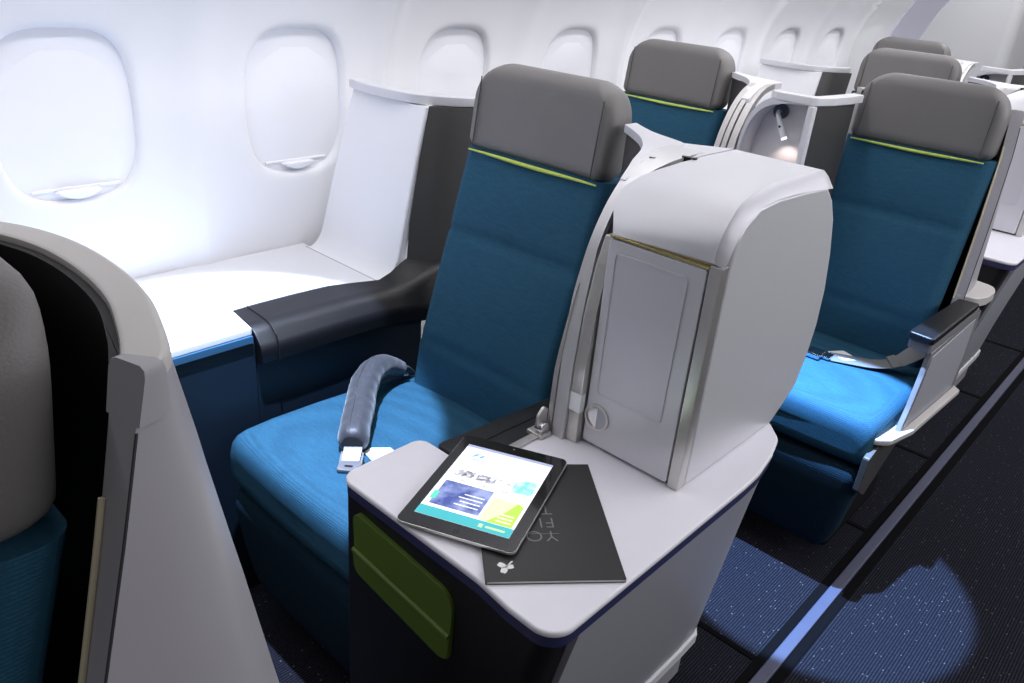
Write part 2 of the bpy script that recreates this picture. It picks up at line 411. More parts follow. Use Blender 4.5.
def seat(label, group):
    root = thing('airline_seat', label, 'airline seat', (CX, .95, 0), group)
    # backrest
    secs = []; zs = [.40, .41, .425, .45] + [.47 + .012 * k for k in range(44)] + [1.003, 1.008]
    for z in zs:
        g = sum(math.exp(-((z - q) / .008) ** 2) for q in (.833, .583))
        e = .02 if z in (.40,) else .008 if z == .41 else 0
        hw = .194 + .012 * max(0, min(1, (.62 - z) / .15)) - e
        yf = ybk(z) + .006 * g + e
        bulge = .010 * math.sin(max(0, min(1, (z - .583) / .25)) * PI) if z < .833 else .008 * math.sin(max(0, min(1, (z - .833) / .17)) * PI)
        o = []
        for (x, y) in dense(round_poly([(-hw, 0), (hw, 0), (hw, .055), (-hw, .055)], [.03, .03, .02, .02], 6), .03):
            f = max(0, 1 - y / .05)
            o.append((CX + x, yf + y - bulge * f * (1 - (x / hw) ** 2) - .012 * f * (abs(x) / hw) ** 2, z))
        secs.append(o)
    build('backrest', loft(secs), M['fabric'], root, ang=60)
    # headrest: large top corners, rolled rim
    secs = []; zb, zt = 1.004, 1.183; N = 22
    for k in range(N + 1):
        u = k / N; z = zb + (zt - zb) * (.5 - .5 * math.cos(PI * u))
        rt, rb = .074, .026
        hw = .185
        if z > zt - rt: d = z - (zt - rt); hw -= rt - math.sqrt(max(0, rt * rt - d * d))
        if z < zb + rb: d = (zb + rb) - z; hw -= rb - math.sqrt(max(0, rb * rb - d * d))
        rd = .028; ins = 0
        if z > zt - rd: d = z - (zt - rd); ins = rd - math.sqrt(max(0, rd * rd - d * d))
        if z < zb + rb: d = (zb + rb) - z; ins = max(ins, rb - math.sqrt(max(0, rb * rb - d * d)))
        y0 = SY - .010 + .12 * (z - zb)
        o = []
        for (x, y) in dense(round_poly([(-hw, ins), (hw, ins), (hw, .064 - ins), (-hw, .064 - ins)], [.024, .024, .022, .022], 6), .03):
            f = max(0, 1 - y / .06); q = abs(x) / .185
            o.append((CX + x, y0 + y - .016 * f * q ** 3, z))
        secs.append(o)
    hd = build('headrest', loft(secs), M['grey_leather'], root, ang=60)
    for s in (-1, 1):
        p = [(CX + s * .158, SY - .0245 + .12 * (z - zb) , z) for z in [1.014 + .0088 * k for k in range(17)]]
        build('stitch_seam', tube(p, .0014, 6), M['dark_leather'], hd)
    # lime piping between headrest and backrest
    p = [(CX - .172 + .344 * k / 20, SY - .010 - .010 * abs(-1 + k / 10) ** 3, SZ + .001 - .004 * math.sin(PI * k / 20)) for k in range(21)]
    build('piping', tube(p, .004, 8, rs=[.0018 + .0024 * math.sin(PI * k / 20) for k in range(21)]), M['piping'], root)
    # seat cushion: lofted front to back
    secs = []
    for y, zt, zb2, hw in ((.639, .430, .395, .222), (.6395, .440, .385, .232), (.642, .455, .372, .241), (.650, .468, .364, .248), (.662, .475, .361, .252), (.68, .4785, .36, .254), (.74, .480, .36, .256), (.85, .478, .36, .256), (.95, .473, .36, .256), (1.05, .466, .36, .252), (1.12, .460, .36, .245), (1.16, .455, .36, .24)):
        o = []
        for (x, z) in dense(round_poly([(-hw, zb2), (hw, zb2), (hw, zt), (-hw, zt)], [.015, .015, .034, .034], 6), .03):
            o.append((CX - .003 + x, y - .010 * (1 - (x / .26) ** 2) * (1 if y < .7 else 0) - (.02 * max(0, z - .40) / .08 * 0), z + (.006 * (1 - (x / hw) ** 2) if z > .44 else 0)))
        secs.append(o)
    cu = build('seat_cushion', loft(secs), M['fabric'], root, ang=60)
    # leg rest below the cushion
    secs = []
    for z, yf, yb, hw in ((.355, .672, .70, .225), (.352, .650, .71, .240), (.338, .637, .715, .247), (.31, .632, .72, .248), (.22, .640, .715, .236), (.14, .652, .715, .224), (.095, .664, .712, .208), (.080, .676, .705, .195)):
        secs.append([(CX + x, y, z) for (x, y) in dense(round_poly([(-hw, yf), (hw, yf), (hw, yb), (-hw, yb)], [.03, .03, .01, .01], 6), .03)])
    build('leg_rest', loft(secs), M['legfab'], root, ang=60)
    build('seat_base', box(CX - .185, CX + .185, .80, 1.15, 0.0, .358, .01), M['black'], root)
    return root

A = 'single seats along the windows'; B = 'seats of the double rows'
seat1 = seat('teal seat with grey headrest and a padded grey belt lying on its bright blue cushion', 'airline seats')
sx, sy = CX, SY
def seat_at(cx, yseam, label): return dup(seat1, (cx - sx, yseam - sy, 0), label, 'airline seats')
seat_at(1.077, 2.325, 'teal aisle seat with a thin grey strap across its cushion, beside the black armrest')
seat_at(.316, 2.29, 'teal seat directly behind the front window seat, only its upper back and headrest showing')
seat_at(.665, 3.40, 'grey headrest just above the strapped aisle seat, in front of the farthest headrest')
seat_at(.335, 4.42, 'farthest grey headrest, a low strip against the pale bulkhead')
seat_at(1.050, .07, 'seat inside the curved pale shell at the near left, dark grey headrest over teal weave')

# ------------------------------------------------------------------ seat belts
def belt_pad():
    r = thing('seat_belt', 'padded blue-grey seat belt with silver buckle lying on the front blue cushion', 'seat belt', (.60, .86, .48))
    path = smooth_path([(.667, .773, .511), (.646, .793, .5145), (.612, .825, .517), (.577, .858, .519), (.545, .888, .523), (.514, .922, .529), (.490, .958, .535), (.476, .998, .533), (.470, 1.03, .519), (.468, 1.058, .502)], 6)
    n = len(path); rs = []
    random.seed(7)
    for i in range(n):
        t = i / (n - 1); q = .0315 if t < .55 else lerp(.0315, .018, (t - .55) / .45)
        if t < .06: q *= .6 + .4 * t / .06
        rs.append(q * (1 + .02 * math.sin(i * 1.3) + random.uniform(-.02, .02)))
    P = [Vector(p) for p in path]; secs = []; prev = None
    for i, p in enumerate(P):
        tg = (P[min(i + 1, n - 1)] - P[max(i - 1, 0)]).normalized(); a = tg.cross(Vector((0, 0, 1))).normalized(); b = a.cross(tg)
        s = []
        for k in range(20):
            an = 2 * PI * k / 20; rr = rs[i] * (1 + .025 * math.cos(3 * an + i * .35))
            if abs(an - PI / 2) < .1 : rr *= .93
            s.append(tuple(p + a * rr * math.cos(an) * .98 + b * rr * math.sin(an)))
        secs.append(s)
    pd = build('airbag_pad', loft(secs), M['belt'], r, ang=70)
    build('pad_seam', tube([tuple(P[i] + Vector((0, 0, 1)) * (rs[i] * .96) + Vector((-.006, -.006, 0))) for i in range(2, n - 14)], .0012, 6), M['dark_leather'], pd)
    d = Vector((.66, -.75, 0)); sd = Vector((.75, .66, 0))
    # silver sleeve, buckle and tongue in front of the pad
    build('sleeve', ribbon([(.662, .780, .508), (.675, .768, .503), (.683, .758, .4955), (.689, .752, .493)], tuple(sd), .036, .004), M['belt_foil'], r)
    build('webbing_loop', ribbon([(.672, .770, .498), (.684, .757, .4915), (.692, .750, .489)], tuple(sd), .044, .003), M['strap'], r)
    def plate(cx, cy, z, l, w, t, bev=.002, rot=0):
        c = Vector((cx, cy, z)); o = []
        dd = Matrix.Rotation(rot, 3, 'Z') @ d; ss = Matrix.Rotation(rot, 3, 'Z') @ sd
        pts = round_poly([(-l / 2, -w / 2), (l / 2, -w / 2), (l / 2, w / 2), (-l / 2, w / 2)], .005, 4)
        v, f = prism(pts, 'z', 0, t, bev, 2)
        return [tuple(c + dd * p[0] + ss * p[1] + Vector((0, 0, p[2]))) for p in v], f
    b = build('buckle', plate(.699, .742, .4865, .030, .043, .008), M['belt_foil'], r)
    build('buckle_mark', plate(.700, .740, .4946, .006, .016, .0006, 0), M['black'], b)
    build('tongue', plate(.706, .762, .4862, .026, .022, .004, .001, .4), M['steel'], r)
    # white paper tag beside the buckle
    tg = prism(round_poly([(.673, .796), (.670, .815), (.695, .845), (.720, .842), (.724, .806), (.706, .790)], .005, 3), 'z', .4868, .4885)
    build('white_tag', tg, M['tag'], r, label='white paper tag')
    # free end: webbing leading to a small clasp by the backrest
    build('webbing', ribbon(smooth_path([(.468, 1.052, .508), (.464, 1.07, .498), (.458, 1.088, .480), (.452, 1.10, .466)], 5), (.7, .6, .2), .03, .003), M['strap'], r)
    build('anchor_clasp', plate(.470, 1.068, .487, .03, .016, .004, .001, .6), M['steel'], r)
    return r
belt_pad()

def belt_strap():
    r = thing('seat_belt', 'thin grey strap with buckle across the aisle seat cushion, rising to the black armrest', 'seat belt', (1.15, 2.05, .48))
    path = smooth_path([(1.302, 2.165, .560), (1.29, 2.145, .548), (1.272, 2.12, .527), (1.25, 2.095, .505), (1.225, 2.075, .494), (1.195, 2.055, .490), (1.165, 2.04, .489), (1.135, 2.025, .489), (1.105, 2.01, .489)], 6)
    n = len(path); wd = []
    for i in range(n):
        t = i / (n - 1); wd.append(tuple(Vector((-.25, .4, .9)).lerp(Vector((-.4, .9, .1)), min(1, t * 2))))
    build('strap', ribbon(path, wd, .046, .0025), M['strap'], r)
    p2 = [Vector(path[18]) + Vector((0, 0, .003)), Vector(path[20]) + Vector((0, 0, .004)), Vector(path[22]) + Vector((0, 0, .003))]
    build('slider', ribbon([tuple(q) for q in p2], wd[20], .052, .004), M['strap'], r)
    build('buckle', box(1.052, 1.092, 1.962, 2.010, .4865, .501, .004), M['steel'], r)
    build('tongue', box(1.086, 1.112, 1.985, 2.022, .4865, .494, .002), M['steel'], r)
    build('webbing_end', ribbon([(1.06, 1.99, .490), (1.03, 1.99, .489), (1.0, 2.0, .489)], (0, 1, 0), .046, .003), M['belt'], r)
    build('white_tag', prism(round_poly([(1.085, 2.03), (1.14, 2.015), (1.17, 2.05), (1.115, 2.075)], .006, 3), 'z', .4885, .4905), M['tag'], r, label='white paper tag')
    return r
belt_strap()

# ------------------------------------------------------------------ side console with window shelf
def side_console(label):
    r = thing('side_console', label, 'console', (.2, .7, 0), 'window-side consoles')
    out = round_poly([(.002, .16), (.392, .16), (.386, .737), (.280, .752), (.277, .80), (.276, .90), (.280, .985), (.300, 1.045), (.335, 1.10), (.335, 1.112), (.002, 1.112)], [0, 0, .006, .01, .02, .1, .1, .1, 0, 0, 0], 5)
    build('shelf_top', prism(out, 'z', .650, .664, .002, 2), M['shelf'], r)
    build('edge_band', box(.370, .3915, .162, .735, .634, .6495, .001), M['teal_reflection'], r)  # shelf edge with the teal reflection put into its colour
    build('front_panel', merge(box(.352, .384, .162, .742, .03, .630, .003), box(.352, .378, .745, 1.2, .03, .60, .003)), M['navy'], r)
    # black padded armrest: sections along y in (x, z)
    secs = []
    for y, xl, ztl, ztr, xr in ((.744, .285, .660, .655, .398), (.748, .283, .664, .660, .402), (.80, .280, .6645, .660, .404), (.90, .280, .6645, .660, .404), (.99, .284, .6645, .660, .404), (1.05, .305, .666, .660, .406), (1.10, .331, .670, .660, .410), (1.13, .338, .686, .664, .420), (1.155, .343, .706, .672, .432), (1.19, .3455, .722, .690, .446), (1.26, .3455, .726, .71, .46), (1.32, .3455, .728, .715, .46)):
        sec = round_poly([(xl, .640), (xr - .02, .582), (xr, .582), (xr + .003, .62), (lerp(xl, xr, .72), ztr), (xl, ztl)], [0, .004, .006, .03, .05, .004], 5)
        secs.append([(x, y, z) for x, z in sec])
    build('armrest', loft(secs), M['black_leather'], r, ang=60)
    # stitched seams on the armrest
    build('armrest_seam', tube([(.286, .785, .6652), (.33, .785, .6645), (.372, .784, .6605), (.398, .783, .643), (.4065, .783, .62), (.4062, .783, .583)], .0016, 6), M['black'], r)
    build('shelf_seam', tube([(.03, 1.101, .6642), (.331, 1.099, .6642)], .0009, 6), M['greypl'], r)
    # upright shell: fillet out of the shelf, leaning back, reveal along its free edge
    prof = [(1.102, .6642), (1.118, .668), (1.132, .680), (1.142, .70), (1.150, .735), (1.165, .82), (1.190, .95), (1.214, 1.062)]
    prof = [(a[0], a[1]) for a in smooth_path([(p[0], p[1], 0) for p in prof], 4)]
    def xl(z): return interp([(.66, .036), (1.07, .088)], z)
    def xr(z): return interp([(.66, .3345), (.70, .345), (1.07, .352)], z)
    secs = [[(xl(z), y, z), (xr(z) - .012, y, z), (xr(z) - .003, y + .001, z), (xr(z), y + .006, z), (xr(z), y + .022, z), (xl(z), y + .022, z)] for y, z in prof]
    build('upright_panel', loft(secs), M['white'], r, ang=50)
    build('panel_edge', tube([(xr(z) - .001, y + .004, z) for y, z in prof if z > .70], .004, 8), M['edge'], r)
    # charcoal upholstered wing beside the headrest
    plan = [(.352, 1.222), (.372, 1.245), (.392, 1.275), (.410, 1.32), (.418, 1.37), (.40, 1.38), (.385, 1.33), (.36, 1.27), (.345, 1.24)]
    secs = []
    for z, dx, dy in ((.70, -.002, -.052), (.80, -.002, -.046), (.95, 0, -.022), (1.064, .0, .002)):
        secs.append([(x + dx, y + dy, z) for x, y in plan])
    build('upholstered_wing', loft(secs), M['dark_leather'], r)
    # silver cap along the top
    fr = smooth_path([(.080, 1.207, 0), (.15, 1.193, 0), (.22, 1.191, 0), (.30, 1.207, 0), (.347, 1.238, 0), (.380, 1.268, 0), (.402, 1.31, 0), (.41, 1.37, 0)], 5)
    P = [Vector(p) for p in fr]; outl = [(p.x, p.y) for p in P]; back = []
    for i, p in enumerate(P):
        t = (P[min(i + 1, len(P) - 1)] - P[max(i - 1, 0)]).normalized(); back.append((p.x - t.y * .034, p.y + t.x * .034))
    build('top_cap', prism(outl + back[::-1], 'z', 1.065, 1.086, .003, 2), M['silver'], r)
    return r
sc1 = side_console('white window shelf with black padded armrest and upright panel beside the front seat')
dup(sc1, (0, 2.14, 0), 'white upright window panel with charcoal wing behind the second window headrest')

# ------------------------------------------------------------------ storage console (aisle side of the single seats)
def hood_profile(t):
    """(y, z) from front lip to rear for t: 0 = seat side, 1 = aisle side"""
    L = [(.930, 1.024), (.940, 1.040), (.965, 1.062), (1.015, 1.093), (1.08, 1.113), (1.14, 1.119), (1.23, 1.120)]
    Rr = [(.930, 1.030), (.934, 1.055), (.950, 1.083), (.982, 1.108), (1.05, 1.120), (1.12, 1.121), (1.232, 1.119)]
    return [(lerp(a[0], b[0], t), lerp(a[1], b[1], t)) for a, b in zip(L, Rr)]

def rail_profile(off=0.):
    P = [(.905, .664), (.906, .72), (.910, .80), (.922, .88), (.938, .94), (.957, .995), (.985, 1.044), (1.018, 1.081), (1.056, 1.106), (1.10, 1.1185), (1.16, 1.121)]
    return [(y + off, z) for y, z in P]

def place_rot(cx, cy, w, d, a, z0, z1):
    c, s_ = math.cos(a), math.sin(a)
    return prism([(cx + x * c - y * s_, cy + x * s_ + y * c) for x, y in round_poly([(-w / 2, -d / 2), (w / 2, -d / 2), (w / 2, d / 2), (-w / 2, d / 2)], .002, 2)], 'z', z0, z1)

def rail_edge(y): return interp([(.90, 1.061), (.915, 1.061), (.926, 1.057), (.955, 1.048), (.99, 1.047), (1.023, 1.058), (1.06, 1.076), (1.10, 1.089), (1.17, 1.094)], y)

def console(label):
    r = thing('storage_console', label, 'console', (1.15, .9, 0), 'consoles with storage hood')
    top = round_poly([(.905, .572), (1.20, .572), (1.262, .565), (1.335, .565), (1.335, 1.03), (1.333, 1.079), (1.322, 1.145), (1.305, 1.205), (1.268, 1.245), (1.05, 1.245), (1.018, .735), (.905, .735)],
                     [.028, .2, .1, .052, .08, .1, .1, .05, .02, 0, 0, .022], 8)
    build('tabletop', prism(top, 'z', .6535, .664, .004, 3), M['table'], r)
    def inset(pts, d):
        c = Vector((1.14, .9)); n = len(pts); o = []
        for i in range(n):
            a, b = Vector(pts[i - 1]), Vector(pts[(i + 1) % n]); t = (b - a)
            if t.length < 1e-6: o.append(pts[i]); continue
            t.normalize(); o.append((pts[i][0] - t.y * d, pts[i][1] + t.x * d))
        return o
    build('edge_band', prism(inset(top, .002), 'z', .638, .6533), M['shadow_gap'], r)  # strip standing in for the shadow gap between tabletop and panel
    base = round_poly([(.908, .583), (1.315, .577), (1.322, .62), (1.20, 1.21), (.945, 1.21), (.945, .632), (.908, .626)], [.008, .03, 0, 0, 0, 0, .01], 6)
    def at_z(z):
        k = (.64 - z) / .52 * .10
        return [(x - (k if x > 1.1 else k * .0), y, z) for x, y in base]
    build('base', loft([at_z(.640), at_z(.40), at_z(.12), at_z(.0)]), M['black'], r)
    # literature pocket on the front face
    po = round_poly([(.937, .615), (1.157, .601), (1.155, .484), (1.140, .476), (.942, .504)], [.014, .03, .012, .012, .02], 6)
    pk = build('pocket', prism(po, 'y', .5735, .5835, .001, 2), M['green'], r, label='olive green pocket')
    build('pocket_bar', tube([(.939, .574, .545), (1.154, .5735, .527)], .005, 10), M['green'], pk)
    lo = round_poly([(.938, .545), (1.156, .527), (1.154, .486), (1.139, .478), (.943, .505)], [.003, .003, .012, .012, .02], 5)
    build('pocket_flap', prism(lo, 'y', .5715, .5765, .001, 2), M['green'], pk)
    # aisle-side panel, leaning inwards towards the floor and rounding off at the rear
    tp = [(1.332, .622), (1.333, .70), (1.333, .85), (1.332, 1.02), (1.330, 1.07), (1.320, 1.13), (1.304, 1.185), (1.275, 1.215)]
    secs = []
    for z in (.6375, .52, .40, .26, .122):
        k = (.641 - z) / .519
        RL = (0, 0, 0, 0, .002, .012, .026, .030)
        pts = [(x - .104 * k + RL[i] * k, y + .060 * k * (i / 7), z) for i, (x, y) in enumerate(tp)]
        inn = [(x - .012, y + (0 if i < 7 else 0), z) for i, (x, y, z) in enumerate(pts)]
        secs.append(pts + inn[::-1])
    build('side_panel', loft(secs), M['panel_grey'], r, ang=50)
    kp = [(x - .104 + RL[i], y + .060 * (i / 7)) for i, (x, y) in enumerate(tp)]
    build('kick_rail', prism([(x + .006, y + .004 * (i > 4)) for i, (x, y) in enumerate(kp)] + [(x - .015, y - .008) for x, y in kp[::-1]], 'z', .098, .1235, .0015, 1), M['edge'], r)
    build('plinth', prism([(x - .014, y - .002) for x, y in kp], 'z', 0, .1035), M['greypl'], r)
    # padded centre armrest between seat and table
    ar = round_poly([(.936, .738), (1.0165, .738), (1.026, .90), (1.026, 1.10), (.962, 1.10), (.950, .95)], [.01, .004, .01, .01, .02, .05], 5)
    build('armrest', prism(ar, 'z', .575, .664, .012, 4, False), M['black_leather'], r)
    build('armrest_seam', tube([(.979, .742, .6645), (.981, .85, .6645), (.985, .95, .6645), (.987, 1.05, .6645)], .0016, 6), M['black'], r)
    build('armrest_strip', box(1.018, 1.034, .80, .905, .6642, .668, .0015), M['alu'], r)
    # cabinet carcass: side profile (y, z), bulging at the rear
    rear = [(1.232, 1.095), (1.262, 1.072), (1.29, 1.035), (1.318, .97), (1.338, .90), (1.344, .83), (1.335, .77), (1.315, .715), (1.28, .69), (1.24, .6645)]
    body = [(.945, .6645), (.945, 1.022)] + [(y, z - .055) for y, z in hood_profile(.5)[1:]] + rear
    build('cabinet_body', prism(body, 'x', 1.084, 1.258, .004, 2), M['silver2'], r)
    sp = [(.9495, .6648), (.9495, .80), (.9495, .90), (.9495, 1.005)] + [(.955, 1.052), (.972, 1.078), (1.005, 1.097), (1.06, 1.102), (1.15, 1.100)] + rear
    sp = [(a[0], a[1]) for a in sp]
    build('cabinet_side', prism(sp, 'x', 1.2585, 1.271, .005, 3), M['silver'], r)
    build('corner_post', box(1.2515, 1.2705, .9295, .949, .6648, 1.026, .002), M['alu'], r)
    build('door_sill', box(1.078, 1.2505, .937, .96, .6648, .6685, .001), M['dark_gap'], r)
    # door with inset panel, round latch and painted gold reflection
    dr = build('cabinet_door', prism(round_poly([(1.086, .670), (1.2495, .670), (1.2495, 1.018), (1.0865, 1.018)], .004, 3), 'y', .928, .944, .002, 2), M['silver'], r)
    fr0 = round_poly([(1.101, .762), (1.223, .762), (1.225, 1.000), (1.099, 1.000)], .008, 5); fr1 = round_poly([(1.104, .765), (1.220, .765), (1.222, .997), (1.102, .997)], .006, 5)
    secs = [[(x, y, z) for x, z in q] for q, y in ((fr0, .9285), (fr0, .9262), (fr1, .9262), (fr1, .9276))]
    build('door_inset', loft(secs), M['silver2'], dr)
    la = build('latch', ring((1.1095, .722), .0195, .0235, .9245, .929), M['alu'], dr, ang=30)
    build('latch_plate', disc((1.1095, .9290, .722), .0200, 'y', .002), M['steel'], la)
    hd = [(1.1095 + .0195 * math.cos(PI / 2 - PI * k / 16), .722 + .0195 * math.sin(PI / 2 - PI * k / 16)) for k in range(17)]
    build('latch_recess', prism(hd, 'y', .9262, .9268), M['panel_grey'], la)
    build('gold_reflection', box(1.086, 1.2515, .9275, .940, 1.0195, 1.0235, .001), M['gold'], r)  # gold reflection in the thin gap under the hood, modelled as a strip
    # hood: curved roll-top
    secs = []
    nx = 12
    for i in range(nx + 1):
        t = i / nx; hx = lambda y: lerp(rail_edge(y) + .0105 + .022 * max(0, min(1, (.968 - y) / .036)), 1.2565, t)
        pr = smooth_path([(0, y, z) for y, z in hood_profile(t)], 5); pr = [(hx(y), y, z) for _, y, z in pr]
        secs.append(pr + [(pr[-1][0], 1.232, 1.096)] + [(x, y + (.02 if z < 1.1 else 0), z - .02) for (x, y, z) in pr[::-1]])
    build('roll_top_hood', loft(secs), M['silver'], r, ang=40)
    # chamfered band down the hood's aisle edge
    a = [(1.2568, y, z) for (_, y, z) in smooth_path([(0, y, z) for y, z in hood_profile(1)], 5)]
    lowp = [(.9345, 1.022), (.945, 1.044), (.958, 1.064), (.982, 1.087), (1.03, 1.100), (1.12, 1.101), (1.25, 1.091)]
    b = [(1.2712, y, z) for (_, y, z) in smooth_path([(0, y, z) for y, z in lowp], 5)]
    mid = [(1.2640, lerp(p[1], q[1], .32), lerp(p[2], q[2], .32)) for p, q in zip(a, b)]
    c = [(1.2568, q[1] + .01, q[2] - .004) for q in b]
    secs = [[p, m_, q, s] for p, m_, q, s in zip(a, mid, b, c)]
    build('hood_band', loft(secs), M['silver2'], r, ang=60)
    # folding-table rails: three strips with gaps, sweeping back over the hood
    def strip(x0, x1, off, y_end, xf=None, taper=0):
        pr = smooth_path([(0, y, z) for y, z in rail_profile(off)], 5)
        pr = [p for p in pr if p[1] <= y_end]
        secs = []
        for i, (_, y, z) in enumerate(pr):
            a, b = pr[max(i - 1, 0)], pr[min(i + 1, len(pr) - 1)]; t = Vector((0, b[1] - a[1], b[2] - a[2])).normalized(); nn = Vector((0, t.z, -t.y)) * .016
            xa = x0 + taper * max(0, min(1, (z - .78) / .14))
            if xf: x1 = xf(y)
            secs.append([(xa, y, z), (x1, y, z), (x1, y + nn.y, z + nn.z), (xa, y + nn.y, z + nn.z)])
        return loft(secs)
    build('folding_rail', strip(1.0275, 1.0365, .0, .936, taper=.008), M['alu'], r)
    build('folding_rail', strip(1.038, 0, .002, 1.155, xf=rail_edge, taper=-.0085), M['satin'], r)
    build('rail_backing', strip(1.030, 1.080, .014, 1.10), M['dark_gap'], r)
    build('door_post', prism(round_poly([(.914, .6648), (.914, .80), (.924, .90), (.938, .97), (.952, 1.012), (.966, 1.012), (.966, .6648)], [.002, .1, .1, .05, .002, 0, 0], 5), 'x', 1.0615, 1.0835, .0015, 2), M['alu'], r)
    build('rail_tape', box(1.0615, 1.0842, .9130, .925, .722, .755, .0005, 1), M['tag'], r)
    build('top_slot', place_rot(1.094, 1.104, .024, .009, .35, 1.110, 1.1192), M['black'], r)
    build('top_mark', place_rot(1.046, 1.075, .011, .009, .3, 1.105, 1.1128), M['greypl'], r)
    # top plate, swept round behind the headrest, and the lining below it
    pl = smooth_path([(1.029, 1.018, 0), (1.022, 1.055, 0), (1.010, 1.095, 0), (.985, 1.132, 0), (.955, 1.165, 0), (.915, 1.200, 0), (.882, 1.226, 0)], 6)
    zt = lambda y: interp([(1.0, 1.06), (1.018, 1.081), (1.056, 1.106), (1.10, 1.1185), (1.16, 1.121), (2, 1.121)], y)
    bk = [(.85, 1.272), (.90, 1.25), (.95, 1.217), (1.0, 1.195), (1.05, 1.184), (1.077, 1.182)]
    n2 = len(pl); secs = []
    edge2 = smooth_path([(1.0385, 1.018, 0), (1.039, 1.055, 0), (1.040, 1.10, 0), (1.042, 1.155, 0), (1.03, 1.186, 0), (.95, 1.217, 0), (.882, 1.262, 0)], 6)
    for p, q in zip(pl, edge2):
        mids = [Vector(p).lerp(Vector(q), k / 5) for k in range(6)]
        secs.append([(m_.x, m_.y, zt(m_.y)) for m_ in mids] + [(m_.x, m_.y, zt(m_.y) - .014) for m_ in mids[::-1]])
    build('top_plate', loft(secs), M['silver'], r, ang=40)
    build('top_rear', prism([(1.100, 1.10), (1.100, 1.232), (1.028, 1.187), (1.036, 1.14), (1.09, 1.14)], 'z', 1.108, 1.1200), M['silver'], r)
    secs = []
    for z in (.58, .8, 1.0, 1.105):
        ins = [(x + .004, y + .003, min(z, zt(y) - .012)) for x, y, _ in pl]
        if z < 1.09: ins = [(1.036, .93 if z < .95 else .965, z)] + ins
        else: ins = [(1.036, 1.0, 1.045)] + ins
        secs.append(ins)
    V, F = loft(secs, closed=False)
    lin2 = [(x + .02, y + .015, z) for x, y, z in V]; nV = len(V)
    F2 = [tuple(i + nV for i in f[::-1]) for f in F]
    build('wing_lining', (V + lin2, F + F2), M['dark_leather'], r, ang=60)
    # hinge of the folding table
    hg = build('table_hinge', prism(round_poly([(.882, .668), (.906, .668), (.906, .708), (.896, .716), (.882, .700)], [0, 0, .002, .006, .01], 4), 'x', 1.0205, 1.0265, .001, 1), M['alu'], r)
    build('hinge_knob', disc((1.0355, .892, .679), .0105, 'x', .016), M['steel'], hg)
    build('hinge_foot', box(1.008, 1.040, .876, .904, .6642, .672, .002), M['alu'], hg)
    return r
con1 = console('silver storage console with tablet on its tabletop, green pocket and round door latch')
dup(con1, (0, 2.18, 0), 'silver console cut off by the right edge, behind the aisle seat with the strap')

